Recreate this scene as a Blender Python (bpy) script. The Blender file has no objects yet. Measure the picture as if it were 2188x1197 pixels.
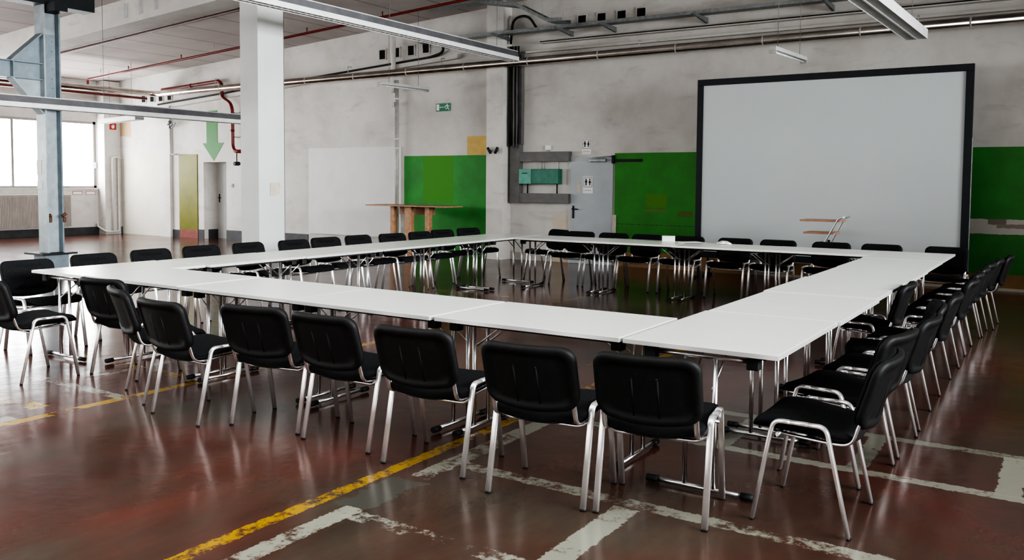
import bpy, bmesh, math, random
from mathutils import Vector, Matrix
random.seed(7)
C = bpy.context.scene.collection
PI = math.pi
# ------------------------------------------------------------------ materials
def newmat(name):
    m = bpy.data.materials.new(name); m.use_nodes = True
    nt = m.node_tree
    return m, nt, nt.nodes['Principled BSDF']
def N(nt, t, **kw):
    n = nt.nodes.new(t)
    for k, v in kw.items(): setattr(n, k, v)
    return n
def L(nt, a, b): nt.links.new(a, b)
def mth(nt, op, a, b=None, c=None):
    n = N(nt, 'ShaderNodeMath', operation=op)
    for i, v in enumerate((a, b, c)):
        if v is None: continue
        if isinstance(v, (int, float)): n.inputs[i].default_value = v
        else: L(nt, v, n.inputs[i])
    return n.outputs[0]
def mixc(nt, fac, a, b):
    n = N(nt, 'ShaderNodeMix', data_type='RGBA')
    for s, v in ((n.inputs[0], fac), (n.inputs[6], a), (n.inputs[7], b)):
        if isinstance(v, (int, float)): s.default_value = v
        elif isinstance(v, tuple): s.default_value = (*v, 1)
        else: L(nt, v, s)
    return n.outputs[2]
def noise(nt, vec, scale, detail=4, rough=.55, dist=0.0):
    n = N(nt, 'ShaderNodeTexNoise'); n.inputs['Scale'].default_value = scale
    n.inputs['Detail'].default_value = detail; n.inputs['Roughness'].default_value = rough
    n.inputs['Distortion'].default_value = dist
    if vec is not None: L(nt, vec, n.inputs['Vector'])
    return n.outputs[0]
def ramp(nt, fac, stops):
    n = N(nt, 'ShaderNodeValToRGB'); L(nt, fac, n.inputs[0])
    e = n.color_ramp.elements
    e[0].position, e[0].color = stops[0][0], (*stops[0][1], 1)
    e[1].position, e[1].color = stops[-1][0], (*stops[-1][1], 1)
    for p_, c_ in stops[1:-1]:
        x = e.new(p_); x.color = (*c_, 1)
    return n.outputs[0]
def sramp(nt, fac, a, b):
    n = N(nt, 'ShaderNodeMapRange'); L(nt, fac, n.inputs[0])
    n.inputs[1].default_value = a; n.inputs[2].default_value = b
    return n.outputs[0]
def objvec(nt, scale=None):
    t = N(nt, 'ShaderNodeTexCoord').outputs['Object']
    if scale:
        mp = N(nt, 'ShaderNodeMapping'); mp.inputs['Scale'].default_value = scale
        L(nt, t, mp.inputs[0]); t = mp.outputs[0]
    return t
def mat(name, col, rough=.5, metal=0.0, var=.12, scale=8.0, bump=0.0, spec=None, coat=0.0):
    """principled with a mottled procedural colour"""
    m, nt, b = newmat(name)
    v = objvec(nt)
    f = noise(nt, v, scale)
    dark = tuple(c*(1-var) for c in col); lite = tuple(min(1, c*(1+var)) for c in col)
    L(nt, ramp(nt, f, [(.3, dark), (.7, lite)]), b.inputs['Base Color'])
    b.inputs['Metallic'].default_value = metal
    b.inputs['Roughness'].default_value = rough
    if spec is not None: b.inputs['Specular IOR Level'].default_value = spec
    if coat: b.inputs['Coat Weight'].default_value = coat; b.inputs['Coat Roughness'].default_value = .1
    if bump:
        bp = N(nt, 'ShaderNodeBump'); bp.inputs['Strength'].default_value = bump
        bp.inputs['Distance'].default_value = .002
        L(nt, noise(nt, v, scale*30, 2), bp.inputs['Height']); L(nt, bp.outputs[0], b.inputs['Normal'])
    return m
def boxmask(nt, X, Y, x0, x1, y0, y1, wob=None, amp=0.0):
    """1 inside the box in two coordinate sockets, with a worn edge"""
    dx = mth(nt, 'ABSOLUTE', mth(nt, 'SUBTRACT', X, (x0+x1)/2))
    dy = mth(nt, 'ABSOLUTE', mth(nt, 'SUBTRACT', Y, (y0+y1)/2))
    if wob is not None:
        dx = mth(nt, 'MULTIPLY_ADD', wob, amp, dx); dy = mth(nt, 'MULTIPLY_ADD', wob, amp, dy)
    return mth(nt, 'MULTIPLY', mth(nt, 'LESS_THAN', dx, abs(x1-x0)/2), mth(nt, 'LESS_THAN', dy, abs(y1-y0)/2))

M = {}
M['chrome'] = mat('chrome', (.80, .80, .81), .30, 1.0, .04, 20)
M['chrome_leg'] = mat('chrome_leg', (.92, .91, .91), .30, .78, .04, 20)
M['fabric'] = mat('black_fabric', (.012, .0125, .014), .92, 0, .3, 60, .5, .3)
M['plastic'] = mat('black_plastic', (.012, .012, .0125), .55, 0, .2, 40, .25, .3)
M['rubber'] = mat('black_rubber', (.012, .012, .012), .6, 0, .2, 40)
M['white_top'] = mat('white_laminate', (.67, .69, .65), .26, 0, .02, 3, 0, .5)
M['white_edge'] = mat('white_edge_band', (.70, .69, .67), .30, .45, .03, 5)
M['hole_shadow'] = mat('dark_hole', (.012, .011, .010), .9, 0, .3, 6)  # near-black colour stands in for the shadow inside the vent holes
M['galv'] = mat('galvanised_steel', (.30, .32, .32), .42, .75, .2, 14)
M['rail_dark'] = mat('dark_rail_steel', (.17, .17, .18), .4, .3, .15, 5)
M['rail_lite'] = mat('pale_rail_edge', (.55, .57, .58), .4, .2, .1, 5)
M['louver'] = mat('white_louver', (.70, .71, .70), .4, 0, .08, 6)
M['pipe_silver'] = mat('aluminium_jacket', (.58, .54, .50), .22, 1.0, .2, 3)
M['pipe_red'] = mat('dark_red_paint', (.17, .022, .02), .35, 0, .2, 8)
M['lamp_white'] = mat('lamp_enamel', (.42, .42, .41), .4, 0, .08, 6)
M['pipe_white'] = mat('white_pipe_paint', (.62, .60, .56), .4, 0, .08, 8)
M['pipe_grey'] = mat('grey_conduit', (.38, .36, .34), .45, .1, .15, 8)
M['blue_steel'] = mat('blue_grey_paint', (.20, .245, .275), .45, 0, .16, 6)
M['blue_lit'] = mat('blue_grey_paint_lit', (.32, .365, .385), .45, 0, .16, 6)  # paler copy of the post paint; window light put into the colour
M['black_steel'] = mat('black_steel', (.012, .016, .018), .6, 0, .3, 6)
M['column'] = mat('column_white', (.60, .61, .60), .55, 0, .05, 1.2)
M['wood'] = mat('warm_wood', (.42, .23, .13), .5, 0, .25, 12)
M['wood_red'] = mat('red_beech', (.42, .20, .12), .4, 0, .2, 12)
M['screen_white'] = mat('projection_fabric', (.50, .535, .535), .85, 0, .015, 1.0)
M['screen_frame'] = mat('black_screen_frame', (.010, .012, .018), .55, 0, .2, 8)
M['green_box'] = mat('teal_box', (.13, .36, .28), .45, 0, .15, 10)
M['green_box_dark'] = mat('teal_box_dark', (.05, .20, .14), .45, 0, .2, 10)
M['trunk_grey'] = mat('grey_trunking', (.17, .165, .16), .6, 0, .12, 6)
M['door_grey'] = mat('grey_door_paint', (.42, .45, .47), .45, 0, .06, 3)
M['paper'] = mat('white_paper', (.78, .78, .76), .8, 0, .03, 9)
M['print_black'] = mat('printed_black', (.012, .012, .012), .7, 0, .1, 9)
M['print_grey'] = mat('printed_grey', (.45, .45, .45), .7, 0, .1, 9)
M['sign_green'] = mat('sign_green', (.02, .20, .10), .4, 0, .08, 9)
M['sign_red'] = mat('sign_red', (.45, .05, .04), .45, 0, .1, 9)
M['arrow_green'] = mat('bright_green_paint', (.008, .15, .009), .6, 0, .08, 5)
M['ochre'] = mat('ochre_paint', (.60, .43, .15), .7, 0, .1, 6)
M['base_dark'] = mat('dark_base_paint', (.055, .055, .058), .5, 0, .25, 4)
M['base_brown'] = mat('brown_base_paint', (.30, .17, .07), .6, 0, .2, 4)
M['rad'] = mat('radiator_beige', (.40, .36, .33), .5, 0, .08, 4)
M['frame_grey'] = mat('window_frame_paint', (.32, .30, .29), .5, 0, .1, 6)
M['cream_buff'] = mat('masking_paper', (.55, .50, .42), .8, 0, .1, 9)  # plain cream tone for paper and pale strips
M['orange'] = mat('rust_orange', (.13, .06, .035), .6, 0, .2, 20)
M['hole_rim'] = mat('pale_hole_rim', (.55, .53, .50), .8, 0, .1, 10)

def mat_painted(name, base, patches, rough=.6):
    """flat paint with worn patches: patches = (x0,x1,z0,z1,colour) in object x/z"""
    m, nt, b = newmat(name)
    v = objvec(nt); sp = N(nt, 'ShaderNodeSeparateXYZ'); L(nt, v, sp.inputs[0])
    w = mth(nt, 'SUBTRACT', noise(nt, v, 14, 3), .5)
    f = noise(nt, v, 2.2, 6, .62)
    col = ramp(nt, f, [(.3, tuple(c*.78 for c in base)), (.72, tuple(min(1, c*1.15) for c in base))])
    for x0, x1, z0, z1, c in patches:
        col = mixc(nt, boxmask(nt, sp.outputs[0], sp.outputs[2], x0, x1, z0, z1, w, .03), col, c)
    L(nt, col, b.inputs['Base Color']); b.inputs['Roughness'].default_value = rough
    return m
def mat_window():
    m, nt, b = newmat('overcast_daylight_pane')
    b.inputs['Base Color'].default_value = (.8, .8, .8, 1)
    f = noise(nt, objvec(nt), .6)
    L(nt, ramp(nt, f, [(.3, (.93, .97, 1.0)), (.7, (.98, 1.0, 1.0))]), b.inputs['Emission Color'])
    b.inputs['Emission Strength'].default_value = 16.5
    return m
M['pane'] = mat_window()
def mat_wall(name, extra=True):
    m, nt, b = newmat(name)
    v = objvec(nt); sp = N(nt, 'ShaderNodeSeparateXYZ'); L(nt, v, sp.inputs[0])
    X, Z = sp.outputs[0], sp.outputs[2]
    base = ramp(nt, noise(nt, v, 1.1, 7, .62), [(.28, (.50, .475, .44)), (.52, (.60, .58, .55)), (.75, (.655, .64, .61))])
    smear = noise(nt, objvec(nt, (.45, 1, 1.6)), 2.6, 6, .66, .6)
    base = mixc(nt, mth(nt, 'MULTIPLY', sramp(nt, smear, .56, .74), .40), base, (.30, .28, .26))
    if extra:
        w = mth(nt, 'SUBTRACT', noise(nt, v, 3.5, 5, .65), .5)
        cream = boxmask(nt, X, Z, -15.6, -13.28, -.1, 2.24, w, .05)
        base = mixc(nt, mth(nt, 'MULTIPLY', cream, .45), base, (.60, .56, .46))
        peel = boxmask(nt, X, Z, -15.35, -14.66, 2.74, 3.34, w, .75)
        base = mixc(nt, peel, base, (.52, .38, .24))
        scuff = boxmask(nt, X, Z, -2.0, 12.9, 0, .16, w, .12)
        base = mixc(nt, mth(nt, 'MULTIPLY', scuff, .6), base, (.28, .25, .22))
        low_grey = boxmask(nt, X, Z, -7.6, -2.2, .1, .55, w, .2)  # grey patch low on the wall
        base = mixc(nt, mth(nt, 'MULTIPLY', low_grey, .35), base, (.33, .32, .31))
        yel = boxmask(nt, X, Z, -.95, -.58, .0, .92, w, .1)
        base = mixc(nt, mth(nt, 'MULTIPLY', yel, .5), base, (.62, .52, .36))
    L(nt, base, b.inputs['Base Color']); b.inputs['Roughness'].default_value = .85
    bp = N(nt, 'ShaderNodeBump'); bp.inputs['Strength'].default_value = .25; bp.inputs['Distance'].default_value = .01
    L(nt, noise(nt, v, 9, 5), bp.inputs['Height']); L(nt, bp.outputs[0], b.inputs['Normal'])
    return m
M['wall'] = mat_wall('aged_plaster')
M['wall_plain'] = mat_wall('aged_plaster_plain', False)
def mat_ceiling():
    m, nt, b = newmat('ceiling_slabs')
    v = objvec(nt); sp = N(nt, 'ShaderNodeSeparateXYZ'); L(nt, v, sp.inputs[0])
    base = ramp(nt, noise(nt, v, .8, 5), [(.3, (.38, .335, .315)), (.7, (.48, .44, .42))])
    fx = mth(nt, 'ABSOLUTE', mth(nt, 'SUBTRACT', mth(nt, 'FRACT', mth(nt, 'MULTIPLY', sp.outputs[0], 1.0)), .5))
    ln = mth(nt, 'GREATER_THAN', fx, .478)
    base = mixc(nt, mth(nt, 'MULTIPLY', ln, .8), base, (.22, .20, .19))
    L(nt, base, b.inputs['Base Color']); b.inputs['Roughness'].default_value = .9
    return m
M['ceiling'] = mat_ceiling()
def mat_floor():
    m, nt, b = newmat('coated_concrete_floor')
    v = objvec(nt); sp = N(nt, 'ShaderNodeSeparateXYZ'); L(nt, v, sp.inputs[0])
    X, Y = sp.outputs[0], sp.outputs[1]
    n1 = noise(nt, v, .55, 7, .62, .4)
    mp = N(nt, 'ShaderNodeMapping'); mp.inputs['Rotation'].default_value = (0, 0, math.radians(-22)); mp.inputs['Scale'].default_value = (1.0, .30, 1)
    L(nt, v, mp.inputs[0]); n2 = noise(nt, mp.outputs[0], 1.5, 7, .68, .25)
    n3 = noise(nt, v, 22, 4, .7)
    n4 = noise(nt, objvec(nt, (1.0, .5, 1)), 6.0, 6, .7, .2)
    red = ramp(nt, n2, [(.25, (.072, .029, .022)), (.5, (.120, .038, .028)), (.75, (.165, .050, .036))])
    dirt = ramp(nt, n2, [(.3, (.054, .038, .028)), (.7, (.100, .079, .058))])
    col = mixc(nt, sramp(nt, n1, .40, .66), red, dirt)
    col = mixc(nt, mth(nt, 'MULTIPLY', sramp(nt, n4, .45, .75), .35), col, (.055, .044, .036))
    col = mixc(nt, mth(nt, 'MULTIPLY', n3, .2), col, (.04, .03, .025))
    wob = mth(nt, 'SUBTRACT', noise(nt, v, 5.5, 5, .7), .5)
    wear = mth(nt, 'MULTIPLY_ADD', noise(nt, v, 26, 4, .75), .30, mth(nt, 'MULTIPLY', noise(nt, v, 3.0, 7, .72), .70))
    wob2 = mth(nt, 'SUBTRACT', noise(nt, v, 15, 6, .8), .5)
    grey = boxmask(nt, X, Y, 4.60, 4.80, -1.05, -.62, wob, .25)
    col = mixc(nt, mth(nt, 'MULTIPLY', grey, .75), col, (.075, .078, .066))
    # worn road-marking paint: (x0, x1, y0, y1, colour, wear threshold)
    YEL, WHT, PALE = (.36, .22, .018), (.27, .27, .22), (.19, .19, .15)
    lines = [(1.93, 2.02, -9, 2.6, YEL, .45), (4.485, 4.565, -9, 7.0, YEL, .455), (2.0, 2.06, 4.2, 9.6, YEL, .5),
             (4.68, 4.79, -9, -1.05, WHT, .46), (4.66, 4.78, -.56, 3.0, WHT, .44),
             (4.74, 7.9, -1.17, -1.07, WHT, .50), (4.74, 9.2, -.32, -.22, WHT, .47),
             (5.735, 5.865, -9, -.34, WHT, .43), (4.74, 9.5, .80, .89, WHT, .40),
             (5.4, 9.5, 1.55, 1.64, PALE, .40), (5.78, 5.88, .86, 1.58, PALE, .40), (6.53, 6.63, .86, 1.58, PALE, .42),
             (7.24, 7.36, .86, 1.58, WHT, .36), (.75, 1.98, -.50, -.41, WHT, .47), (1.12, 1.22, -.45, .5, WHT, .5),
             (.7, 1.75, -.98, -.86, YEL, .46), (1.80, 1.92, -1.4, -1.15, WHT, .4), (-.4, 2.0, 5.58, 5.68, YEL, .5),
             (.2, 1.7, .15, .25, YEL, .5), (-.9, -.8, -6, 6, PALE, .56), (2.1, 4.4, 1.25, 1.36, WHT, .52),
             (2.1, 4.4, .88, .97, YEL, .52), (2.6, 4.4, 2.4, 2.5, PALE, .52), (-9, 8, 8.9, 9.0, PALE, .58)]
    for x0, x1, y0, y1, c, th in lines:
        mk = boxmask(nt, X, Y, x0, x1, y0, y1, wob2, .075)
        mk = mth(nt, 'MULTIPLY', mk, sramp(nt, wear, th-.01, th+.06))
        col = mixc(nt, mth(nt, 'MULTIPLY', mk, .92), col, c)
    L(nt, col, b.inputs['Base Color'])
    r = mth(nt, 'MULTIPLY_ADD', sramp(nt, n1, .3, .7), .08, .105)
    r = mth(nt, 'MULTIPLY_ADD', n3, .06, r)
    L(nt, r, b.inputs['Roughness'])
    b.inputs['Specular IOR Level'].default_value = .30
    bp = N(nt, 'ShaderNodeBump'); bp.inputs['Strength'].default_value = .16; bp.inputs['Distance'].default_value = .02
    L(nt, noise(nt, v, 2.5, 4), bp.inputs['Height']); L(nt, bp.outputs[0], b.inputs['Normal'])
    return m
M['floor'] = mat_floor()

# ------------------------------------------------------------------ mesh helpers
class MB:
    def __init__(s): s.bm = bmesh.new()
    def box(s, x0, x1, y0, y1, z0, z1, bev=0.0):
        b2 = bmesh.new()
        bmesh.ops.create_cube(b2, size=1)
        for v in b2.verts:
            v.co = Vector(((x0+x1)/2+v.co.x*(x1-x0), (y0+y1)/2+v.co.y*(y1-y0), (z0+z1)/2+v.co.z*(z1-z0)))
        if bev: bmesh.ops.bevel(b2, geom=b2.edges[:], offset=bev, segments=2, affect='EDGES', profile=.5)
        return s._join(b2)
    def _join(s, b2):
        me = bpy.data.meshes.new('tmp'); b2.to_mesh(me); b2.free(); s.bm.from_mesh(me); bpy.data.meshes.remove(me); return s
    def tube(s, pts, r, n=10, r2=None, lat=None, cap=True, sq=1.0):
        """sweep an ellipse (r along lat, r2 across) along pts; lat = fixed lateral axis"""
        pts = [Vector(p) for p in pts]; r2 = r2 or r
        rings = []
        prev = None
        for i, p in enumerate(pts):
            if i == 0: t = pts[1]-pts[0]
            elif i == len(pts)-1: t = pts[-1]-pts[-2]
            else: t = (pts[i+1]-p).normalized()+(p-pts[i-1]).normalized()
            t.normalize()
            if lat is not None: a = Vector(lat); a = (a-t*a.dot(t)).normalized()
            else:
                if prev is None:
                    a = Vector((0, 0, 1)) if abs(t.z) < .9 else Vector((1, 0, 0))
                else: a = prev
                a = (a-t*a.dot(t)).normalized(); prev = a
            bb = t.cross(a)
            k = 1.0
            if 0 < i < len(pts)-1:
                c = (pts[i+1]-p).normalized().dot((p-pts[i-1]).normalized())
                k = 1/max(.5, math.sqrt(max(.01, (1+c)/2)))
            pw = lambda q: math.copysign(abs(q)**sq, q)
            rings.append([s.bm.verts.new(p+a*(r*pw(math.cos(2*PI*j/n)))+bb*(r2*k*pw(math.sin(2*PI*j/n)))) for j in range(n)])
        for a, b in zip(rings, rings[1:]):
            for j in range(n):
                f = s.bm.faces.new((a[j], a[(j+1) % n], b[(j+1) % n], b[j])); f.smooth = True
        if cap:
            s.bm.faces.new(rings[0][::-1]); s.bm.faces.new(rings[-1])
        return s
    def prism(s, poly, axis, a, b):
        """extrude a 2-D polygon between a and b along axis ('x','y','z')"""
        def P(u, v, w):
            return {'x': (w, u, v), 'y': (u, w, v), 'z': (u, v, w)}[axis]
        A = [s.bm.verts.new(P(u, v, a)) for u, v in poly]; B = [s.bm.verts.new(P(u, v, b)) for u, v in poly]
        n = len(poly)
        for i in range(n): s.bm.faces.new((A[i], A[(i+1) % n], B[(i+1) % n], B[i]))
        s.bm.faces.new(A[::-1]); s.bm.faces.new(B)
        return s
    def loops(s, rings, cap=True):
        R_ = [[s.bm.verts.new(p) for p in r] for r in rings]
        n = len(R_[0])
        for a, b in zip(R_, R_[1:]):
            for j in range(n):
                f = s.bm.faces.new((a[j], a[(j+1) % n], b[(j+1) % n], b[j])); f.smooth = True
        if cap:
            for f in (s.bm.faces.new(R_[0][::-1]), s.bm.faces.new(R_[-1])): f.smooth = True
        return s
    def mesh(s, name, m):
        bmesh.ops.recalc_face_normals(s.bm, faces=s.bm.faces[:])
        me = bpy.data.meshes.new(name); s.bm.to_mesh(me); s.bm.free(); me.materials.append(m); return me
    def build(s, name, m, parent=None, loc=None, rot=None):
        o = bpy.data.objects.new(name, s.mesh(name, m)); C.objects.link(o)
        if parent: o.parent = parent
        if loc: o.location = loc
        if rot: o.rotation_euler = rot
        return o
def B(x0, x1, y0, y1, z0, z1, bev=0.0): return MB().box(x0, x1, y0, y1, z0, z1, bev)
def T(pts, r, n=10, r2=None, lat=None, sq=1.0): return MB().tube(pts, r, n, r2, lat, True, sq)
def arc(pts, seg=5, rad=.05):
    """round the corners of a polyline"""
    pts = [Vector(p) for p in pts]; out = [pts[0]]
    for i in range(1, len(pts)-1):
        p = pts[i]; a = (pts[i-1]-p); b = (pts[i+1]-p)
        d = min(rad, a.length*.49, b.length*.49); A = p+a.normalized()*d; Bq = p+b.normalized()*d
        for k in range(seg+1):
            t = k/seg; out.append(A*(1-t)**2+p*2*t*(1-t)+Bq*t*t)
    out.append(pts[-1]); return out
def tag(o, label, cat, group=None):
    o['label'] = label; o['category'] = cat
    if group: o['group'] = group
    return o
def struct(o, label=None):
    o['kind'] = 'structure'
    if label: o['label'] = label
    return o
def empty(name, label, cat, loc=(0, 0, 0), rz=0.0, group=None):
    o = bpy.data.objects.new(name, None); o.empty_display_size = .1; C.objects.link(o)
    o.location = loc; o.rotation_euler = (0, 0, rz)
    return tag(o, label, cat, group)
def dup(root, loc, rz, label, group=None, name=None):
    r = root.copy(); C.objects.link(r); r.location = loc; r.rotation_euler = (0, 0, rz); r['label'] = label
    if group: r['group'] = group
    for ch in list(root.children):
        c = ch.copy(); C.objects.link(c); c.parent = r
        for g in ch.children:
            d = g.copy(); C.objects.link(d); d.parent = c
    return r
def rrect(w, d, r, n=6, inset=0.0):
    """rounded rectangle outline (counter-clockwise), half sizes w,d"""
    w -= inset; d -= inset; r = max(.004, r-inset*.7); out = []
    for cx, cy, a0 in ((w-r, d-r, 0), (-w+r, d-r, PI/2), (-w+r, -d+r, PI), (w-r, -d+r, 1.5*PI)):
        for k in range(n+1):
            a = a0+PI/2*k/n; out.append((cx+r*math.cos(a), cy+r*math.sin(a)))
    # extra points along the long edges so curvature follows the map
    res = []
    m = len(out)
    for i in range(m):
        a, b = out[i], out[(i+1) % m]; res.append(a)
        if math.hypot(a[0]-b[0], a[1]-b[1]) > .1:
            for k in range(1, 6): res.append((a[0]+(b[0]-a[0])*k/6, a[1]+(b[1]-a[1])*k/6))
    return res
def pad(w, d, r, levels, fmap):
    """pillow: levels = [(scale or inset, h)], fmap(u,v,h)->xyz"""
    rings = []
    for ins, h in levels:
        if ins < .08: o = rrect(w, d, r, 6, ins)
        else:
            k = 1-ins; o = [(u*k, v*k) for u, v in rrect(w, d, r, 6, .02)]
        rings.append([fmap(u, v, h) for u, v in o])
    return MB().loops(rings)

# ------------------------------------------------------------------ camera
cam = bpy.data.cameras.new('camera'); co = bpy.data.objects.new('camera', cam); C.objects.link(co)
yaw, pitch, roll = -0.575852, 0.0558371, 0.00777431
fw = Vector((math.sin(yaw)*math.cos(pitch), math.cos(yaw)*math.cos(pitch), -math.sin(pitch)))
rt = Vector((math.cos(yaw), -math.sin(yaw), 0)); up = rt.cross(fw)
r_ = rt*math.cos(roll)+up*math.sin(roll); u_ = -rt*math.sin(roll)+up*math.cos(roll)
mw = Matrix((r_, u_, -fw)).transposed().to_4x4(); mw.translation = Vector((7.5095, -3.98757, 1.53443))
co.matrix_world = mw
cam.sensor_width = 36; cam.lens = 36*1839.91/2188; cam.shift_y = -(598.5-492.91)/2188
cam.clip_end = 200
bpy.context.scene.camera = co

# ------------------------------------------------------------------ room shell
XL, XR, YB, YF = -15.5, 13.0, 10.5, -10.0
def ceil_z(x): return 5.2+.06*x
struct(B(XL-.3, XR+.3, YF-.3, YB+1.6, -.2, 0).build('floor', M['floor']), 'worn red-brown coated concrete floor with yellow and white lines')
cb = MB(); cb.prism([(XL-.3, ceil_z(XL-.3)), (XR+.3, ceil_z(XR+.3)), (XR+.3, ceil_z(XR+.3)+.2), (XL-.3, ceil_z(XL-.3)+.2)], 'y', YF-.3, YB+.3)
struct(cb.build('ceiling', M['ceiling']), 'sloping off-white slab ceiling')
# back wall with the doorway recess x -11.5..-10.6
D0, D1, DZ, DD = -11.5, -10.6, 2.0, .43
wb = MB()
for x0, x1, zb in ((XL-.3, D0, 0), (D1, XR+.3, 0), (D0, D1, DZ)):
    wb.prism([(x0, zb), (x1, zb), (x1, ceil_z(x1)), (x0, ceil_z(x0))], 'y', YB, YB+.3)
struct(wb.build('wall_back', M['wall']), 'stained white plaster wall behind the tables')
rv = MB(); rv.box(D0-.12, D0, YB+.3, YB+DD+.1, 0, DZ+.1); rv.box(D1, D1+.12, YB+.3, YB+DD+.1, 0, DZ+.1); rv.box(D0, D1, YB+.3, YB+DD+.1, DZ, DZ+.1)
struct(rv.build('wall_recess', M['wall_plain']), 'white reveal of the recessed doorway')
# left wall with the window band z 1.29..3.14
WZ0, WZ1 = 1.29, 3.14
wl = MB()
wl.box(XL-.3, XL, YF, YB, 0, WZ0); wl.box(XL-.3, XL, YF, YB, WZ1, ceil_z(XL))
win_y = [(-9.0, -5.2), (-4.4, -.6), (.2, 4.6), (5.4, 10.0)]
edges = [YF]+[e for w in win_y for e in w]+[YB]
for a, b in zip(edges[::2], edges[1::2]): wl.box(XL-.3, XL, a, b, WZ0, WZ1)
struct(wl.build('wall_left', M['wall_plain']), 'beige wall with a band of bright windows')
for i, (a, b) in enumerate(win_y):
    e = bpy.data.objects.new('window_%d' % (i+1), None); C.objects.link(e); e.location = (XL, (a+b)/2, WZ0)
    struct(e, 'bright steel-framed window in the left wall' if i < 3 else 'blown-out steel-framed window nearest the corner, above the radiator')
    h = (b-a)/2; fr = MB()
    fr.box(-.12, -.04, -h, h, 0, .06); fr.box(-.12, -.04, -h, h, WZ1-WZ0-.07, WZ1-WZ0)
    fr.box(-.12, -.04, -h, -h+.07, 0, WZ1-WZ0); fr.box(-.12, -.04, h-.07, h, 0, WZ1-WZ0)
    nb = 2
    ms = [h-2.27] if i == 3 else [0.0]
    for my in ms: fr.box(-.12, -.05, my-.03, my+.03, 0, WZ1-WZ0)
    struct(fr.build('window_frame', M['frame_grey'], e))
    struct(B(-.20, -.13, -h, h, 0, WZ1-WZ0).build('window_pane', M['pane'], e))
    struct(B(-.04, .06, -h, h, -.035, .0).build('window_sill', M['pipe_white'], e))
    if i == 3: struct(B(-.05, .0, h-.055, h-.015, .55, .72, .008).build('window_handle', M['paper'], e))
struct(B(XR, XR+.3, YF, YB, 0, ceil_z(XR)).build('wall_right', M['wall_plain']))
wf = MB(); wf.prism([(XL-.3, 0), (XR+.3, 0), (XR+.3, ceil_z(XR+.3)), (XL-.3, ceil_z(XL-.3))], 'y', YF-.3, YF)
struct(wf.build('wall_front', M['wall_plain']))
# pilasters of the back wall
struct(MB().prism([(-2.33, 0), (-1.935, 0), (-1.935, ceil_z(-1.935)), (-2.33, ceil_z(-2.33))], 'y', 10.2, YB).build('trim_1', M['wall_plain']), 'white plaster pilaster between the green panel and the cable trunking')
struct(MB().prism([(-13.25, 0), (-12.8, 0), (-12.8, 3.3), (-13.25, 3.3)], 'y', 10.42, YB).build('trim_2', M['wall_plain']), 'shallow white pilaster left of the yellow-green strip')
struct(MB().box(XL, XL+.35, 10.02, YB, 0, ceil_z(XL)).build('trim_3', M['wall_plain']), 'beige corner pilaster beside the window')
# window-wall band and baseboards
struct(B(XL, XL+.02, YF, 10.02, 0, .2).build('baseboard_left', M['base_dark']))
for x0, x1, h in ((XL+.35, -15.1, .2), (-12.8, -12.5, .2), (-11.72, D0, .24), (D1, -9.5, .26), (-8.75, -7.66, .27)):
    struct(B(x0, x1, YB-.015, YB, 0, h).build('baseboard_back', M['base_dark']))
# painted fields on the back wall
struct(B(-4.70, -2.332, YB-.012, YB, 0, 2.09).build('trim_4', mat_painted('green_paint_left', (.040, .27, .038), [(-4.17, -3.37, 1.1, 2.08, (.045, .26, .003))])), 'mid-green painted wall panel with a brighter green square')
struct(B(-3.01, -2.332, YB-.010, YB, 2.095, 2.48).build('trim_5', M['ochre']), 'ochre-yellow painted patch above the green panel')
struct(B(-12.5, -11.74, YB-.02, YB, .22, 2.21).build('trim_6', mat_painted('lime_paint', (.150, .148, .003), [])), 'yellow-green painted strip left of the arrow')
struct(B(-12.5, -11.74, YB-.018, YB, 0, .22).build('trim_7', mat('brick_red_base', (.22, .07, .055), .6)), 'brick-red base under the yellow-green strip')
struct(B(-7.62, -4.80, YB-.03, YB, .30, 2.30).build('trim_8', mat('white_board', (.64, .63, .61), .6, 0, .04, 2)), 'large white board panel fixed flat on the wall')
struct(B(4.9, XR, YB-.012, YB, .24, 2.11).build('trim_9', mat_painted('green_paint_right', (.055, .25, .045), [(4, 14, .83, 1.05, (.52, .49, .45)), (6.48, 6.72, .97, 1.05, (.25, .21, .17)), (6.6, 7.3, .92, .98, (.30, .26, .21))])), 'dark green painted wall right of the screen with a white stripe')
struct(B(3.2, XR, YB-.02, YB, .04, .24).build('baseboard_back', M['base_brown']))
struct(B(3.2, XR, YB-.03, YB, 0, .04).build('baseboard_back', M['cream_buff']))
# doors
def door(name, label, loc): 
    e = bpy.data.objects.new(name, None); C.objects.link(e); e.location = loc
    return struct(e, label)
d = door('door_1', 'grey door deep in the recessed doorway under the green arrow', (-11.05, YB+DD, 0))
struct(B(-.45, .45, 0, .05, 0, DZ).build('door_panel', mat('pale_door_paint', (.62, .63, .62), .5, 0, .05, 3), d))
hm = MB(); hm.box(-.385, -.345, -.012, 0, .95, 1.17, .004); hm.tube([(-.365, -.012, 1.07), (-.365, -.05, 1.07), (-.25, -.05, 1.07)], .010)
struct(hm.build('door_handle', M['black_steel'], d))
struct(B(-.449, -.44, -.30, 0, 0, .24).build('door_base', M['base_dark'], d))
d = door('door_2', 'pale grey steel door with a restroom sign', (-.09, YB, 0))
struct(B(-.45, .45, -.05, -.005, 0, 2.02, .006).build('door_panel', M['door_grey'], d))
df = MB(); df.box(-.50, -.45, -.03, 0, 0, 2.06); df.box(.45, .485, -.03, 0, 0, 2.06); df.box(-.45, .45, -.03, 0, 2.02, 2.06)
struct(df.build('door_frame', mat('door_frame_paint', (.52, .51, .49), .5), d))
hm = MB(); hm.box(-.40, -.36, -.062, -.05, .86, 1.10, .004); hm.tube([(-.38, -.06, 1.04), (-.38, -.10, 1.04), (-.26, -.10, 1.035)], .011)
struct(hm.build('door_handle', M['black_steel'], d))
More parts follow.
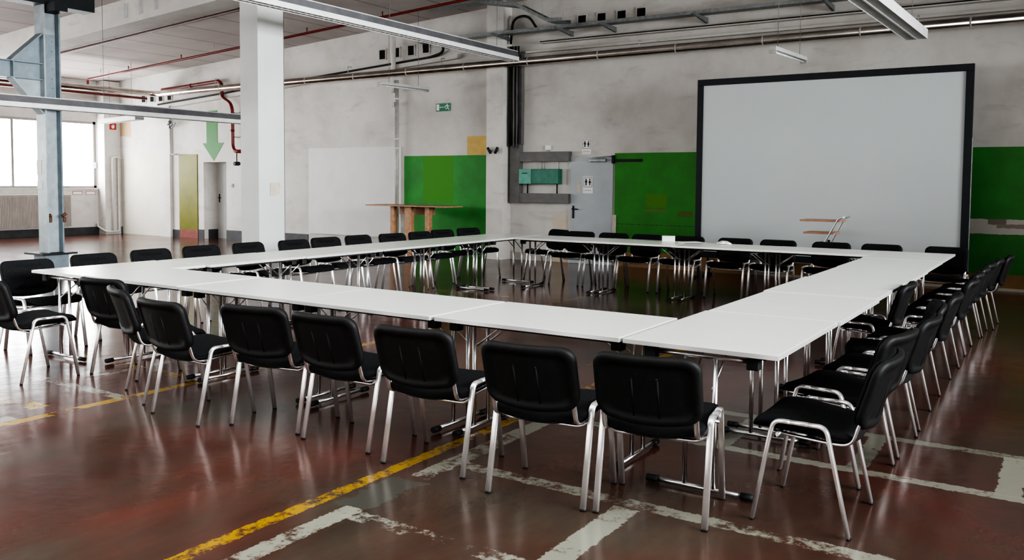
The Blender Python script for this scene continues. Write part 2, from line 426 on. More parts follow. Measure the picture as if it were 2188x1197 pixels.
struct(B(-.02, .32, -.11, -.05, 1.93, 1.99, .01).build('door_closer', M['galv'], d))
struct(T([(.30, -.08, 1.99), (.05, -.13, 2.015), (.42, -.07, 2.03)], .009).build('door_closer_arm', M['galv'], d))
d = door('door_3', 'big green sliding door left of the screen with a lighter patch', (1.65, YB, 0))
struct(B(-1.25, 1.3, -.07, -.005, .28, 2.09, .006).build('door_panel', mat_painted('green_door_paint', (.05, .27, .03), [(-.62, -.21, 1.1, 1.35, (.075, .26, .012)), (-.62, -.21, 1.03, 1.07, (.14, .20, .03)), (.0, .28, .95, 1.05, (.09, .16, .02)), (-1.3, 1.3, .78, .79, (.02, .09, .012))]), d))
struct(B(-1.25, 1.3, -.06, -.005, 0, .28).build('door_base', M['base_brown'], d))
dk = MB(); dk.box(-1.28, -.7, -.09, -.07, 1.93, 1.98); dk.box(-1.3, -1.25, -.1, -.02, 1.9, 2.05)
struct(dk.build('door_track', M['black_steel'], d))
struct(B(-1.28, -1.2, -.08, -.07, .3, .95).build('door_edge', M['cream_buff'], d))

# ------------------------------------------------------------------ structure: column, concrete beam, blue steel post
struct(MB().box(-3.82, -3.4, 5.37, 5.90, 0, ceil_z(-3.6)).build('column', M['column']), 'square white-painted concrete column behind the left tables')
tag(B(-.006, 0, -.006, .0, 0, 4.9).build('dark_edge_strip', M['trunk_grey'], loc=(-3.395, 5.91, 0)), 'thin dark strip along the rear edge of the white column', 'strip')  # thin dark line at the rear right edge of the column
bmz = lambda x: 4.76+.06*x
struct(MB().prism([(XL, bmz(XL)), (XR, bmz(XR)), (XR, ceil_z(XR)), (XL, ceil_z(XL))], 'y', 5.40, 5.92).build('beam', M['wall_plain']), 'sloping white concrete roof beam over the column')
paper = MB(); paper.box(0, .004, -.10, .09, -.19, 0); paper.box(.004, .008, -.12, -.02, -.21, .0)
tag(paper.build('taped_note', M['cream_buff'], loc=(-3.398, 5.72, 1.50)), 'cream paper note taped to the white column', 'paper')  # flat sheets taped to the column face

post = empty('steel_post', 'blue-grey riveted steel post with haunched side beam, left of the white column', 'post', (-7.0, 4.0, 0))
pp = MB(); pp.box(-.14, .14, -.14, -.115, .29, 4.75); 
pp.build('front_flange', M['blue_lit'], post)
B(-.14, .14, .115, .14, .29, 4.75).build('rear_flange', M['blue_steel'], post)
B(-.02, .02, -.115, .115, .29, 4.75).build('web', M['blue_lit'], post)
B(-.32, .26, -.30, .30, .26, .29).build('base_plate', M['black_steel'], post)
B(-.20, .16, -.20, .2, 0, .26).build('pedestal', M['blue_steel'], post)
pl = MB(); pl.box(.02, .03, -.11, .10, 2.65, 3.95)
for z in [2.75+.155*k for k in range(8)]:
    for y in (-.07, .06): pl.tube([(.03, y, z), (.045, y, z)], .014, 8)
pl.build('bolted_plate', M['blue_steel'], post)
hb = MB(); hb.box(-.10, .10, -6, -.14, 3.17, 3.185); hb.box(-.10, .10, -6, -.14, 3.435, 3.45); hb.box(-.008, .008, -6, -.14, 3.185, 3.435)
hb.box(-.1, .1, -.62, -.605, 3.185, 3.435)
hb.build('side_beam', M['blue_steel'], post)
hn = MB()
hn.prism([(-.14, 3.45), (-.62, 3.45), (-.14, 3.92)], 'x', -.008, .008); hn.prism([(-.14, 3.92), (-.14, 3.95), (-.66, 3.45), (-.62, 3.45)], 'x', -.10, .10)
hn.build('haunch', M['blue_steel'], post)
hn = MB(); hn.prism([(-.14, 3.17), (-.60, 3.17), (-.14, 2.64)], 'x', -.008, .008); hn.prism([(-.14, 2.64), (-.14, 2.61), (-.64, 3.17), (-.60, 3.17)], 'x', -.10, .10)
hn.build('haunch', M['blue_lit'], post)
gd = MB(); gd.box(-.16, .16, -5, .75, 4.42, 4.72); gd.box(-.10, .42, -.10, .12, 4.30, 4.45)
gd.build('crane_girder', M['black_steel'], post)
kn = MB(); kn.tube([(.02, -.06, .90), (.07, -.06, .93), (.10, -.06, .90)], .02); kn.box(.06, .11, -.09, -.04, .80, .89, .01)
kn.build('cable_hook', M['orange'], post)
kn = MB(); kn.tube([(.14, .10, .90), (.18, .16, .95)], .025); kn.box(.12, .17, .12, .17, .80, .89, .01)
kn.build('cable_hook', M['orange'], post)
pt = MB(); pt.box(-.145, .0, -.146, -.14, 1.36, 1.50); pt.box(-.145, -.02, -.148, -.14, 1.60, 1.85)
pt.build('peeled_sticker', M['paper'], post)

# ------------------------------------------------------------------ chair
HX = .2525
def chair_proto():
    t = empty('conference_chair', '', 'chair')
    def zf(v):   # seat profile along depth
        pts = [(-.21, .440), (-.14, .436), (-.05, .449), (.05, .462), (.13, .466), (.19, .456), (.235, .428)]
        if v <= pts[0][0]: return pts[0][1]
        for (a, za), (b, zb) in zip(pts, pts[1:]):
            if v <= b:
                k = (v-a)/(b-a); k = k*k*(3-2*k)*.35+k*.65; return za+(zb-za)*k
        return pts[-1][1]
    def smap(u, v, h): return (u, v+.012, zf(v)+h-(.010+.026*min(1, max(0, (.05-v)/.2)))*(1-(u/.235)**2))
    pad(.232, .222, .06, [(.45, -.028), (.05, -.026), (.015, -.020), (0, -.012)], smap).build('seat_shell', M['plastic'], t)
    pad(.235, .225, .06, [(.03, -.016), (.004, -.012), (0, .0), (.006, .012), (.02, .02), (.05, .024), (.3, .028), (.6, .03), (.9, .03)], smap).build('seat', M['fabric'], t)
    th = .30; tv = Vector((0, -math.sin(th), math.cos(th))); nv = Vector((0, math.cos(th), math.sin(th)))
    bc = Vector((0, -.285, .632))
    def bmap(u, v, h):
        k = 1-(u/.245)**2
        v2 = v+(.010*k if v > 0 else -.022*k)*min(1, abs(v)/.1)
        return tuple(bc+Vector((u, 0, 0))+tv*v2+nv*(h+.038*(u/.245)**2-.012))
    sh = pad(.245, .155, .065, [(.06, .004), (.002, .004), (0, -.004), (0, -.016), (.006, -.024), (.016, -.027), (.036, -.027), (.041, -.020), (.3, -.020), (.6, -.020), (.95, -.020)], bmap)
    # moulded T-shaped panel lines on the rear shell
    for (u0, u1, v0, v1) in ((-.062, .062, .052, .060), (-.062, -.055, -.11, .052), (.055, .062, -.11, .052)):
        q = [bmap(u, v, -.0205) for u, v in ((u0, v0), (u1, v0), (u1, v1), (u0, v1))]
        q2 = [bmap(u, v, -.019) for u, v in ((u0, v0), (u1, v0), (u1, v1), (u0, v1))]
        sh.loops([q, q2])
    sh.build('backrest_shell', M['plastic'], t)
    pad(.238, .148, .06, [(.02, .002), (.003, .006), (0, .014), (.008, .024), (.025, .032), (.06, .036), (.3, .040), (.6, .042), (.95, .042)], bmap).build('backrest', M['fabric'], t)
    fl = arc([(.210, .008), (.140, .40), (.122, .476), (.05, .476)], 6, .07)
    rl = arc([(-.210, .008), (-.122, .40), (-.106, .476), (-.03, .476)], 6, .07)
    for s in (-1, 1):
        for nm, pr in (('f', fl), ('r', rl)):
            lg = T([(s*HX, p[0], p[1]) for p in pr], .0155, 16, .0090, (1, 0, 0), .62).build('leg', M['chrome_leg'], t)
            y0 = pr[0][0]; sy = 1 if y0 > 0 else -1
            MB().tube([(s*HX, y0+sy*.002, .0), (s*HX, y0, .010)], .0160, 12, .0098, (1, 0, 0)).build('foot_cap', M['rubber'], lg)
        T([(s*HX, .07, .476), (s*HX, -.05, .476)], .0152, 16, .0088, (1, 0, 0), .62).build('side_rail', M['chrome_leg'], t)
        sp = arc([(s*.212, .15, .414), (s*.212, -.12, .398), (s*.212, -.205, .402), (s*.212, -.235, .50), (s*.212, -.272, .60)], 5, .06)
        T(sp, .0135, 10, .008, (1, 0, 0)).build('back_support', M['chrome'], t)
    T([(-HX, .105, .412), (HX, .105, .412)], .009, 10).build('crossbar', M['chrome'], t)
    T(arc([(-HX, -.118, .41), (-.20, -.10, .366), (.20, -.10, .366), (HX, -.118, .41)], 4, .04), .009, 10).build('crossbar', M['chrome'], t)
    return t
chair0 = chair_proto(); used = []
def place(cx, cy, face, label, group):
    """face = heading of the sitter in degrees (0 = +x, 90 = +y)"""
    rz = math.radians(face-90)
    global chair0
    if not used:
        chair0.location = (cx, cy, 0); chair0.rotation_euler = (0, 0, rz); chair0['label'] = label; chair0['group'] = group
        used.append(1); return chair0
    return dup(chair0, (cx, cy, 0), rz, label, group)
def from_rear(ax, ay, bx, by):
    """rear-left foot a, rear-right foot b (seen from behind) -> centre, heading"""
    ang = math.atan2(by-ay, bx-ax); mx, my = (ax+bx)/2, (ay+by)/2; h = ang+PI/2
    return mx+.215*math.cos(h), my+.215*math.sin(h), math.degrees(h)
ORD = ['first', 'second', 'third', 'fourth', 'fifth', 'sixth', 'seventh', 'eighth', 'ninth', 'tenth', 'eleventh', 'twelfth']
# near row, backs to the camera
near = [((.49, -.62, 1.0, -.66), 'black chair seen side-on at the extreme left, its back cut by the frame'),
        ((1.075, -.16, 1.585, -.10), 'black chair half hidden behind the turned chair, pushed under the table corner'),
        ((1.77, -.31, 2.25, -.49), 'black chair turned edge-on so its backrest looks narrow'),
        ((2.48, -.585, 3.0, -.615), 'black chair with ridged back beside the edge-on turned chair'),
        ((3.13, -.475, 3.64, -.385), 'black chair in the near row with its legs beside the yellow line, fifth from left'),
        ((3.73, -.43, 4.23, -.42), 'black chair in the near row, fourth counted from the table corner nearest the camera'),
        ((4.41, -.495, 4.92, -.45), 'black chair standing at the long yellow line, third from the near table corner'),
        ((5.14, -.545, 5.645, -.49), 'black chair with brightly shining rear legs, second from the near table corner'),
        ((5.70, -.475, 6.205, -.395), 'large foreground black chair at the near table corner, back to the camera')]
for k, (q, lab) in enumerate(near):
    x, y, h = from_rear(*q); place(x, y, h, lab, 'chairs along the near side of the tables')
# right row, backs to +x
right = [((6.757, -.135, 6.757, .38), 'black chair in full side view at the near end of the right row'),
         ((6.665, .55, 6.745, 1.055), 'black chair next behind the side-view chair in the right row'),
         ((6.745, 1.20, 6.77, 1.71), 'third black chair from the near end of the right row'),
         ((6.765, 1.865, 6.665, 2.365), 'fourth black chair in the right row, angled slightly to its neighbour'),
         ((6.755, 2.43, 6.755, 2.94), 'fifth black chair in the right row, just before the chair pushed in'),
         ((6.38, 2.97, 6.38, 3.48), 'black chair pushed in so its backrest overlaps the right table edge'),
         ((6.755, 3.59, 6.765, 4.10), 'black chair just past the pushed-in one in the right row'),
         ((6.745, 4.195, 6.755, 4.705), 'eighth black chair from the near end of the right row'),
         ((6.755, 4.775, 6.755, 5.285), 'ninth black chair from the near end of the right row'),
         ((6.755, 5.32, 6.785, 5.83), 'third black chair from the far end of the right row'),
         ((6.80, 5.91, 6.805, 6.42), 'second black chair from the far end of the right row'),
         ((6.86, 6.50, 6.87, 7.01), 'last black chair of the right row, its back against the green wall')]
for k, (q, lab) in enumerate(right):
    x, y, h = from_rear(*q); place(x, y, h, lab, 'chairs along the right side of the tables')
# left row, facing +x : (centre x, centre y, heading, label)
left = [(-.255, .215, 0, 'black chair with its blue-black seat and back facing right at the left table corner'),
        (-.42, .96, 0, 'black chair beside the steel post pedestal, only its back top above the table'),
        (-.50, 1.66, 1, 'third black chair from the near end of the left row'),
        (-.52, 2.30, -2, 'fourth black chair in the left row, below the yellow-green strip'),
        (-.50, 2.98, 3, 'fifth black chair in the left row, before the left face of the white column'),
        (-.44, 3.62, -3, 'sixth black chair in the left row, at the right edge of the white column'),
        (-.50, 4.22, -6, 'seventh black chair in the left row, left of the white board panel middle'),
        (-.50, 4.86, -2, 'eighth black chair in the left row, before the white board panel middle'),
        (-.40, 5.42, -10, 'fourth black chair from the far end of the left row'),
        (-.38, 6.06, -4, 'black chair below the standing table in the left row, third from the far end'),
        (-.47, 6.70, -8, 'second black chair from the far end of the left row, before the green panel'),
        (-.46, 7.34, -14, 'last black chair of the left row by the far table corner')]
for x, y, h, lab in left: place(x, y, h, lab, 'chairs along the left side of the tables')
# back row, facing -y
back = [(.52, 7.72, -112, 'black chair turned aside behind the far table corner, leftmost of the back row'),
        (1.15, 7.45, -92, 'black chair overlapping the turned one at the left end of the back row'),
        (1.74, 7.42, -90, 'third black chair of the back row, in front of the grey door'),
        (2.29, 7.40, -91, 'fourth black chair of the back row, before the green sliding door'),
        (2.93, 7.40, -90, 'black chair behind the white cardboard box in the back row'),
        (3.63, 7.38, -89, 'black chair in front of the lower left corner of the screen'),
        (4.21, 7.40, -90, 'black chair left of the tea trolley in front of the screen'),
        (4.90, 7.40, -90, 'black chair directly below the tea trolley in front of the screen'),
        (5.51, 7.42, -90, 'black chair right of the tea trolley, second from right in the back row'),
        (6.24, 7.44, -92, 'rightmost black chair of the back row at the screen corner')]
for x, y, h, lab in back: place(x, y, h, lab, 'chairs along the far side of the tables')

# ------------------------------------------------------------------ folding tables
def table_proto():
    t = empty('folding_table', '', 'table')
    top = B(-.5965, .5965, -.3965, .3965, .715, .74, .003).build('tabletop', M['white_top'], t)
    eb = MB(); 
    for a in ((-.5985, -.596, -.3965, .3965), (.596, .5985, -.3965, .3965), (-.5965, .5965, -.3985, -.396), (-.5965, .5965, .396, .3985)): eb.box(*a, .7165, .7385)
    eb.build('edge_band', M['white_edge'], top)
    for s in (-1, 1):
        x = s*.532
        T([(x, -.25, .685), (x, .25, .685)], .012, 10).build('top_rail', M['chrome'], t)
        for y in (-.075, .075): T([(x, y, .680), (x, y, .03)], .0125, 10).build('leg', M['chrome'], t)
        ft = T([(x, -.24, .022), (x, .24, .022)], .0125, 10, .011).build('foot_rail', M['chrome'], t)
        for q in (-1, 1): T([(x, q*.215, .021), (x, q*.278, .021)], .0185, 10, .020).build('end_cap', M['rubber'], ft)
        for q in (-1, 1): B(x-.032, x+.032, q*.265-.03, q*.265+.03, .648, .7145, .006).build('clamp_block', M['rubber'], t)
        for y in (-.06, .06):
            T([(x, y, .52), (x-s*.24, y, .70)], .0055, 8).build('folding_brace', M['chrome'], t)
        T([(x-s*.24, -.07, .70), (x-s*.24, .07, .70)], .006, 8).build('brace_bar', M['chrome'], t)
    B(-.50, .50, -.31, -.28, .690, .7145).build('underframe_rail', M['rubber'], t)
    B(-.50, .50, .28, .31, .690, .7145).build('underframe_rail', M['rubber'], t)
    return t
table0 = table_proto(); tu = []
def place_table(cx, cy, rot, dz, label, group):
    if not tu:
        table0.location = (cx, cy, dz); table0.rotation_euler = (0, 0, rot); table0['label'] = label; table0['group'] = group; tu.append(1); return
    dup(table0, (cx, cy, dz), rot, label, group)
rnd = random.Random(3)
rl = ['white folding table at the corner nearest the camera', 'second white table of the right arm from the camera', 'third white table of the right arm from the camera',
      'fourth white table of the right arm from the camera', 'fifth white table of the right arm, next to the far corner', 'white table at the far right corner below the screen']
ll = ['white folding table at the leftmost corner, glaring in window light', 'second white table of the left arm from its near corner', 'third white table of the left arm from its near corner',
      'fourth white table of the left arm, beyond the column', 'fifth white table of the left arm, next to the far corner', 'white table at the far corner where left and back arms meet']
nl = ['white table of the near arm beside the left corner table', 'white table of the near arm, second from the left corner', 'white table of the near arm, second from the camera corner', 'white table of the near arm beside the camera corner table']
bl = ['white table of the back arm before the grey trunking', 'white table of the back arm before the grey door', 'white table of the back arm carrying the small white box', 'white table of the back arm below the tea trolley']
odx = [0, .02, .004, .022, .004, 0]
for k in range(6):
    place_table(6.0+odx[k]*.8, .6+1.2*k, PI/2+rnd.uniform(-.0015, .0015), (0, .002, .005, .003, .001, .003)[k], rl[k], 'tables of the right arm')
for k in range(6):
    place_table((.325, .39, .40, .41, .40, .40)[k], .6+1.2*k, PI/2+rnd.uniform(-.0015, .0015), (0, .003, .001, .004, .002, .003)[k], ll[k], 'tables of the left arm')
for k in range(4):
    place_table((1.356, 2.563, 3.775, 4.985)[k], (.40, .40, .37, .385)[k], (0, -.004, -.012, .008)[k], (.004, .001, .004, .002)[k], nl[k], 'tables of the near arm')
for k in range(4):
    place_table(1.404+1.2*k-.002*k, 6.8, rnd.uniform(-.001, .001), (.001, .003, .0, .002)[k], bl[k], 'tables of the back arm')
# things lying on the back arm
bxo = empty('cardboard_box', 'small white cardboard box standing on the back table', 'box', (2.90, 7.05, .7445), .35)
B(-.085, .085, -.05, .05, 0, .072, .003).build('box_body', M['paper'], bxo)
B(-.0865, .0865, -.0515, .0515, .062, .076, .003).build('lid', M['paper'], bxo)
pm = MB()
for k in range(5):
    a = .12*k; c_, s_ = math.cos(a), math.sin(a)
    pm.prism([(x*c_-y*s_+.03*k, x*s_+y*c_) for x, y in ((-.105, -.148), (.105, -.148), (.105, .148), (-.105, .148))], 'z', .0012*k, .0012*k+.001)
tag(pm.build('paper_sheets', M['paper'], loc=(3.16, 7.02, .7446), rot=(0, 0, .4)), 'fanned white paper sheets on the back table beside the box', 'paper')
nk = MB(); rings = []
for j, (k, h) in enumerate(((1, 0), (1, .006), (.7, .02), (.4, .03), (.1, .034))):
    rings.append([(k*.10*math.cos(2*PI*i/14)*(1+.2*math.sin(3*i)), k*.07*math.sin(2*PI*i/14)*(1+.25*math.cos(2*i)), h*(1+.3*math.sin(2*i))) for i in range(14)])
nk.loops(rings); tag(nk.build('paper_napkin', M['paper'], loc=(3.68, 7.06, .7446)), 'crumpled white paper on the back table in front of the screen', 'paper')

# ------------------------------------------------------------------ projection screen
scr = empty('projection_screen', 'huge white projection screen in a black frame before the back wall', 'screen', (4.335, 9.5, 0))
SX0, SX1, SZ0, SZ1 = -1.99, 1.99, .34, 3.22
B(SX0+.09, SX1-.09, -.012, 0, SZ0+.09, SZ1-.09).build('screen_fabric', M['screen_white'], scr)
fm = MB(); fm.box(SX0, SX1, -.03, .03, SZ1-.10, SZ1, .004); fm.box(SX0, SX1, -.03, .03, SZ0, SZ0+.10, .004); fm.box(SX0, SX0+.10, -.03, .03, SZ0+.1, SZ1-.1, .004); fm.box(SX1-.10, SX1, -.03, .03, SZ0+.1, SZ1-.1, .004)
fm.build('screen_frame', M['screen_frame'], scr)
for x in (SX0+.05, SX1-.05):
    lg = MB(); lg.box(x-.025, x+.025, .03, .06, .03, 2.4); lg.box(x-.03, x+.03, -.35, .6, .0, .03, .004); lg.tube([(x, .045, 1.5), (x, .55, .03)], .015)
    lg.build('stand_leg', M['screen_frame'], scr)
B(SX1+.001, SX1+.012, -.02, .02, SZ0, 2.2).build('side_strip', M['galv'], scr)

# ------------------------------------------------------------------ tea trolley (tilted chrome loops, two shelves)
tr = empty('tea_trolley', 'tea trolley with two wooden shelves and slanted chrome loops before the screen', 'trolley', (4.6, 8.8, 0))
def shelf(x0, x1, z): return B(x0, x1, -.20, .20, z, z+.022, .004)
shelf(-.35, .20, 1.015).build('shelf', M['wood_red'], tr); shelf(-.30, .12, .84).build('shelf', M['wood_red'], tr); shelf(-.32, .25, .33).build('shelf', M['wood_red'], tr)
for y in (-.215, .215):
    T(arc([(-.20, y, .07), (-.20, y, .32), (.18, y, 1.06), (.25, y, 1.085)], 5, .06), .012).build('side_tube', M['chrome'], tr)
    T([(-.20, y, .10), (.28, y, .10)], .012).build('base_tube', M['chrome'], tr)
    for x in (-.02,): B(x-.03, x+.0, y-.02, y+.02, .70, .735, .004).build('joint', M['rubber'], tr)
    for x in (-.20, .28):
        w = MB(); w.tube([(x, y-.012, .04), (x, y+.012, .04)], .04, 14); w.box(x-.012, x+.012, y-.016, y+.016, .05, .10); w.build('caster', M['rubber'], tr)
T([(.25, -.215, 1.085), (.25, .215, 1.085)], .012).build('handle', M['chrome'], tr)

# standing table at the back wall
stt = empty('standing_table', 'tall wooden standing table with plank legs before the green panel', 'table', (-3.75, 9.72, 0))
B(-1.1, .98, -.3, .3, 1.03, 1.055, .003).build('tabletop', M['wood'], stt)
for x, w, y in ((-.50, .05, -.1), (-.08, .09, -.1), (.38, .055, -.05)):
    B(x-w, x+w, y-.05, y+.05, 0, 1.03, .003).build('leg', M['wood'], stt)
B(-.5, .42, .08, .11, .86, 1.03).build('apron', M['wood'], stt)

# ------------------------------------------------------------------ light rails and fixtures
def light_rail(label, x, y0, y1, z, w=.11):
    e = empty('light_rail', label, 'light', (x, y0, z)); ln = y1-y0
    h = MB(); h.prism([(-w, -.0), (w, -.0), (w*.75, .10), (-w*.75, .10)], 'y', 0, ln); h.build('housing', M['rail_dark'], e)
    ed = MB(); ed.box(-w*.78, -w*.70, 0, ln, .10, .115); ed.box(w*.70, w*.78, 0, ln, .10, .115); ed.build('top_edge', M['rail_lite'], e)
    lv = MB(); lv.box(-w, -w+.006, 0, ln, -.075, 0); lv.box(w-.006, w, 0, ln, -.075, 0); lv.box(-.004, .004, 0, ln, -.075, 0)
    n = int(ln/.11)
    for k in range(n+1):
        y = ln*k/n; lv.box(-w+.006, w-.006, max(0, y-.003), min(ln, y+.003), -.07, 0)
    lv.build('louver', M['louver'], e)
    for k in range(int(ln/3)+1):
        y = ln-.6-3*k
        if y > 0: T([(0, y, .1), (0, y, ceil_z(x)-z)], .004, 6).build('hanger_wire', M['trunk_grey'], e)
    return e
light_rail('long louvered light rail ending above the cable pilaster', -1.55, -8.5, 10.0, 3.93)
light_rail('lower dark light rail running from the left edge to behind the column', -6.7, -8.5, 8.4, 2.755)
def batten(label, x0, y0, x1, y1, z, w, up_, nt_, louv=False):
    dx, dy = x1-x0, y1-y0; ln = math.hypot(dx, dy)
    e = empty('hanging_lamp', label, 'light', (x0, y0, z), math.atan2(dy, dx))
    B(0, ln, -w, w, .02, .075, .004).build('housing', M['lamp_white'], e)
    for y in ([0] if nt_ == 1 else [-w*.5, w*.5]):
        T([(.03, y, .0), (ln-.03, y, .0)], .016, 8).build('tube', mat('lamp_tube', (.55, .55, .53), .3), e)
    for a in (0, ln-.025): B(a, a+.025, -w, w, -.025, .02).build('end_cap', M['pipe_grey'], e)
    if louv:
        lv = MB(); lv.box(0, ln, -w, -w+.006, -.05, .02); lv.box(0, ln, w-.006, w, -.05, .02); lv.box(0, ln, -.01, .01, -.05, .02)
        n = int(ln/.07)
        for k in range(n+1):
            x = ln*k/n; lv.box(max(0, x-.003), min(ln, x+.003), -w+.006, w-.006, -.045, .0)
        lv.build('louver', M['lamp_white'], e)
    for f in up_:
        px = x0+dx*f
        T([(ln*f, 0, .075), (ln*f, 0, ceil_z(px)-z)], .004, 6).build('hanger_wire', M['trunk_grey'], e)
batten('slim single-tube lamp hanging above the exit sign', -3.74, 8.6, -3.57, 9.88, 3.38, .05, (.2, .8), 1)
batten('slim single-tube lamp hanging above the projection screen', 3.95, 8.1, 4.05, 9.38, 3.38, .05, (.15, .85), 1)
batten('wide louvered double lamp hanging at the upper right', 5.60, 5.0, 5.72, 8.5, 3.5, .135, (.1, .9), 2, True)
batten('white twin-tube lamp near the window corner, partly behind the light rail', -14.2, 9.4, -11.9, 8.95, 3.06, .11, (.2, .8), 2, True)

# ------------------------------------------------------------------ pipes
hp = empty('heating_pipe', 'thick shiny silver-clad heating pipe along the back wall', 'pipe', (-13.0, 10.12, 3.80))
mn = arc([(0, -14, .0), (0, 0, 0), (25.9, 0, .12)], 6, .25); MB().tube(mn, .078, 16).build('pipe_jacket', M['pipe_silver'], hp)
jr = MB()
for k in range(17):
    x = 1.2+1.5*k; jr.tube([(x-.012, 0, .12*x/25.9), (x+.012, 0, .12*x/25.9)], .081, 16)
jr.build('joint_ring', M['pipe_grey'], hp)
for x in (2.5, 7.0, 9.6, 14.0, 18.5, 23.0):
    T([(x, 0, .06), (x, .0, .26), (x, .12, .26)], .008, 6).build('pipe_hanger', M['pipe_grey'], hp)
sp = empty('sprinkler_pipe', 'long thin red sprinkler pipe hung under the sloping ceiling', 'pipe', (-14.6, 9.0, 4.165))
T(arc([(.4, 0, -.28), (.4, 0, -.02), (27, 0, 1.596)], 4, .05), .028, 10).build('pipe', M['pipe_red'], sp)
for k in range(12):
    x = 2.2+2.1*k; T([(x, 0, .06*x-.004), (x, 0, .06*x+.075)], .014, 8).build('sprinkler_head', M['pipe_red'], sp)
for x in (1.0, 5.5, 10.0, 14.5, 19, 23.5): T([(x, 0, .06*x), (x, 0, .06*x+.155)], .006, 6).build('pipe_clip', M['pipe_grey'], sp)
tag(T([(-14.5, 5.98, bmz(-14.5)-.03), (12.5, 5.98, bmz(12.5)-.03)], .03, 10).build('red_pipe', mat('darkened_red_paint', (.06, .012, .011), .6)), 'dark red pipe running under the concrete roof beam', 'pipe')  # red paint darkened in colour to offset the skylight falling on it
rr = empty('red_riser', 'dark red pipe that bends down the wall right of the green arrow', 'pipe', (0, 10.325, 0))
pth = [(-12.95, 0, 3.93), (-11.7, 0, 3.98), (-10.62, 0, 4.03), (-10.52, 0, 3.95), (-10.52, 0, 3.62), (-10.20, 0, 3.46), (-10.13, 0, 3.30), (-10.13, 0, 2.38), (-10.05, 0, 2.26), (-9.80, 0, 2.25)]
T(arc(pth, 4, .10), .045, 12).build('pipe', M['pipe_red'], rr)
fl = MB()
for a, b in (((-11.78, 0, 3.975), (-11.70, 0, 3.979)), ((-10.13, 0, 2.75), (-10.13, 0, 2.80)), ((-10.52, 0, 3.68), (-10.52, 0, 3.72))): fl.tube([a, b], .053, 12)
fl.build('flange', M['pipe_red'], rr)
for z in (3.2, 2.6): B(-10.15, -10.11, .046, .17, z, z+.03).build('pipe_hanger', M['pipe_grey'], rr)
vv = MB(); vv.tube([(-9.98, 0, 2.22), (-9.98, 0, 1.98)], .012); vv.tube([(-10.06, 0, 1.95), (-9.90, 0, 1.95)], .05, 10); vv.tube([(-9.98, -.06, 1.95), (-9.98, .06, 1.95)], .03, 8)
vv.build('drain_valve', M['black_steel'], rr)
rp = tag(T([(-13.15, 10.0, 3.68), (-13.15, -6, 3.68)], .035, 10).build('red_pipe', M['pipe_red']), 'red pipe below the silver pipe on the window side', 'pipe')
vp = empty('valve_pipe', 'thin grey pipe with a hand-wheel valve above the yellow-green strip', 'pipe', (-12.68, 10.36, 0))
T(arc([(0, 0, 3.5), (0, 0, 2.25), (.06, 0, 2.21), (.30, 0, 2.21)], 4, .06), .018, 10).build('pipe', M['pipe_grey'], vp)
wv = MB(); wv.tube([(0, 0, 2.90), (0, 0, 3.10)], .045, 10); wv.tube([(0, 0, 3.0), (0, -.10, 3.0)], .02, 8)
wv.tube([(0, 0, 3.0), (.12, -.02, 3.0)], .03, 8); wv.build('valve_body', M['galv'], vp)
ring = [(.20+.075*math.cos(2*PI*k/16), -.05+.03*math.sin(2*PI*k/16), 2.99+.075*math.sin(2*PI*k/16)) for k in range(17)]
T(ring, .012, 8).build('hand_wheel', M['galv'], vp)
cd = empty('conduit_pipe', 'grey vertical conduit on the wall beside the green panel', 'pipe', (-4.77, 10.33, 0))
T([(-.10, 0, 3.45), (-.10, 0, ceil_z(-4.9)-.01)], .05, 10).build('upper_pipe', M['pipe_white'], cd)
T([(0, 0, 0), (0, 0, 3.72)], .04, 10).build('pipe', M['pipe_grey'], cd)
T([(-.07, .03, 0.6), (-.07, .03, 3.14)], .012, 8).build('side_cable', M['trunk_grey'], cd)
cl = MB()
for z in (1.0, 2.24, 2.44, 3.3): cl.tube([(0, 0, z), (0, 0, z+.03)], .05, 10)
cl.build('clamp', M['pipe_white'], cd)
B(-.14, -.05, -.02, .05, 3.15, 3.25, .006).build('junction_box', M['pipe_grey'], cd)
cp = empty('radiator_pipes', 'white heating pipes looping down beside the window corner', 'pipe', (XL+.42, 10.2, 0))
T(arc([(0, 0, .06), (0, 0, 2.15), (0, .18, 2.15), (0, .27, 2.12)], 4, .06), .022, 10).build('pipe', M['pipe_white'], cp)
T(arc([(0, .18, 2.15), (.0, .18, .07), (0, -.2, .07), (-.3, -.28, .22), (-.3, -.28, .3)], 4, .06), .026, 10).build('pipe', M['pipe_white'], cp)
rad = empty('radiator', 'long ribbed beige radiator under the window', 'radiator', (XL+.09, 6.9, .24))
rm = MB(); rm.box(-.03, .03, -2.3, 2.27, 0, .86, .004)
for k in range(114):
    y = -2.28+.04*k; rm.box(.03, .045, y-.011, y+.011, .02, .82)
rm.build('radiator_body', M['rad'], rad)
B(-.05, .055, -2.3, 2.27, .86, .885, .004).build('top_grille', M['pipe_white'], rad)
br = MB()
for y in (-1.8, 0, 1.8): br.box(-.07, .0, y-.03, y+.03, -.24, .05)
br.build('bracket', M['rad'], rad)

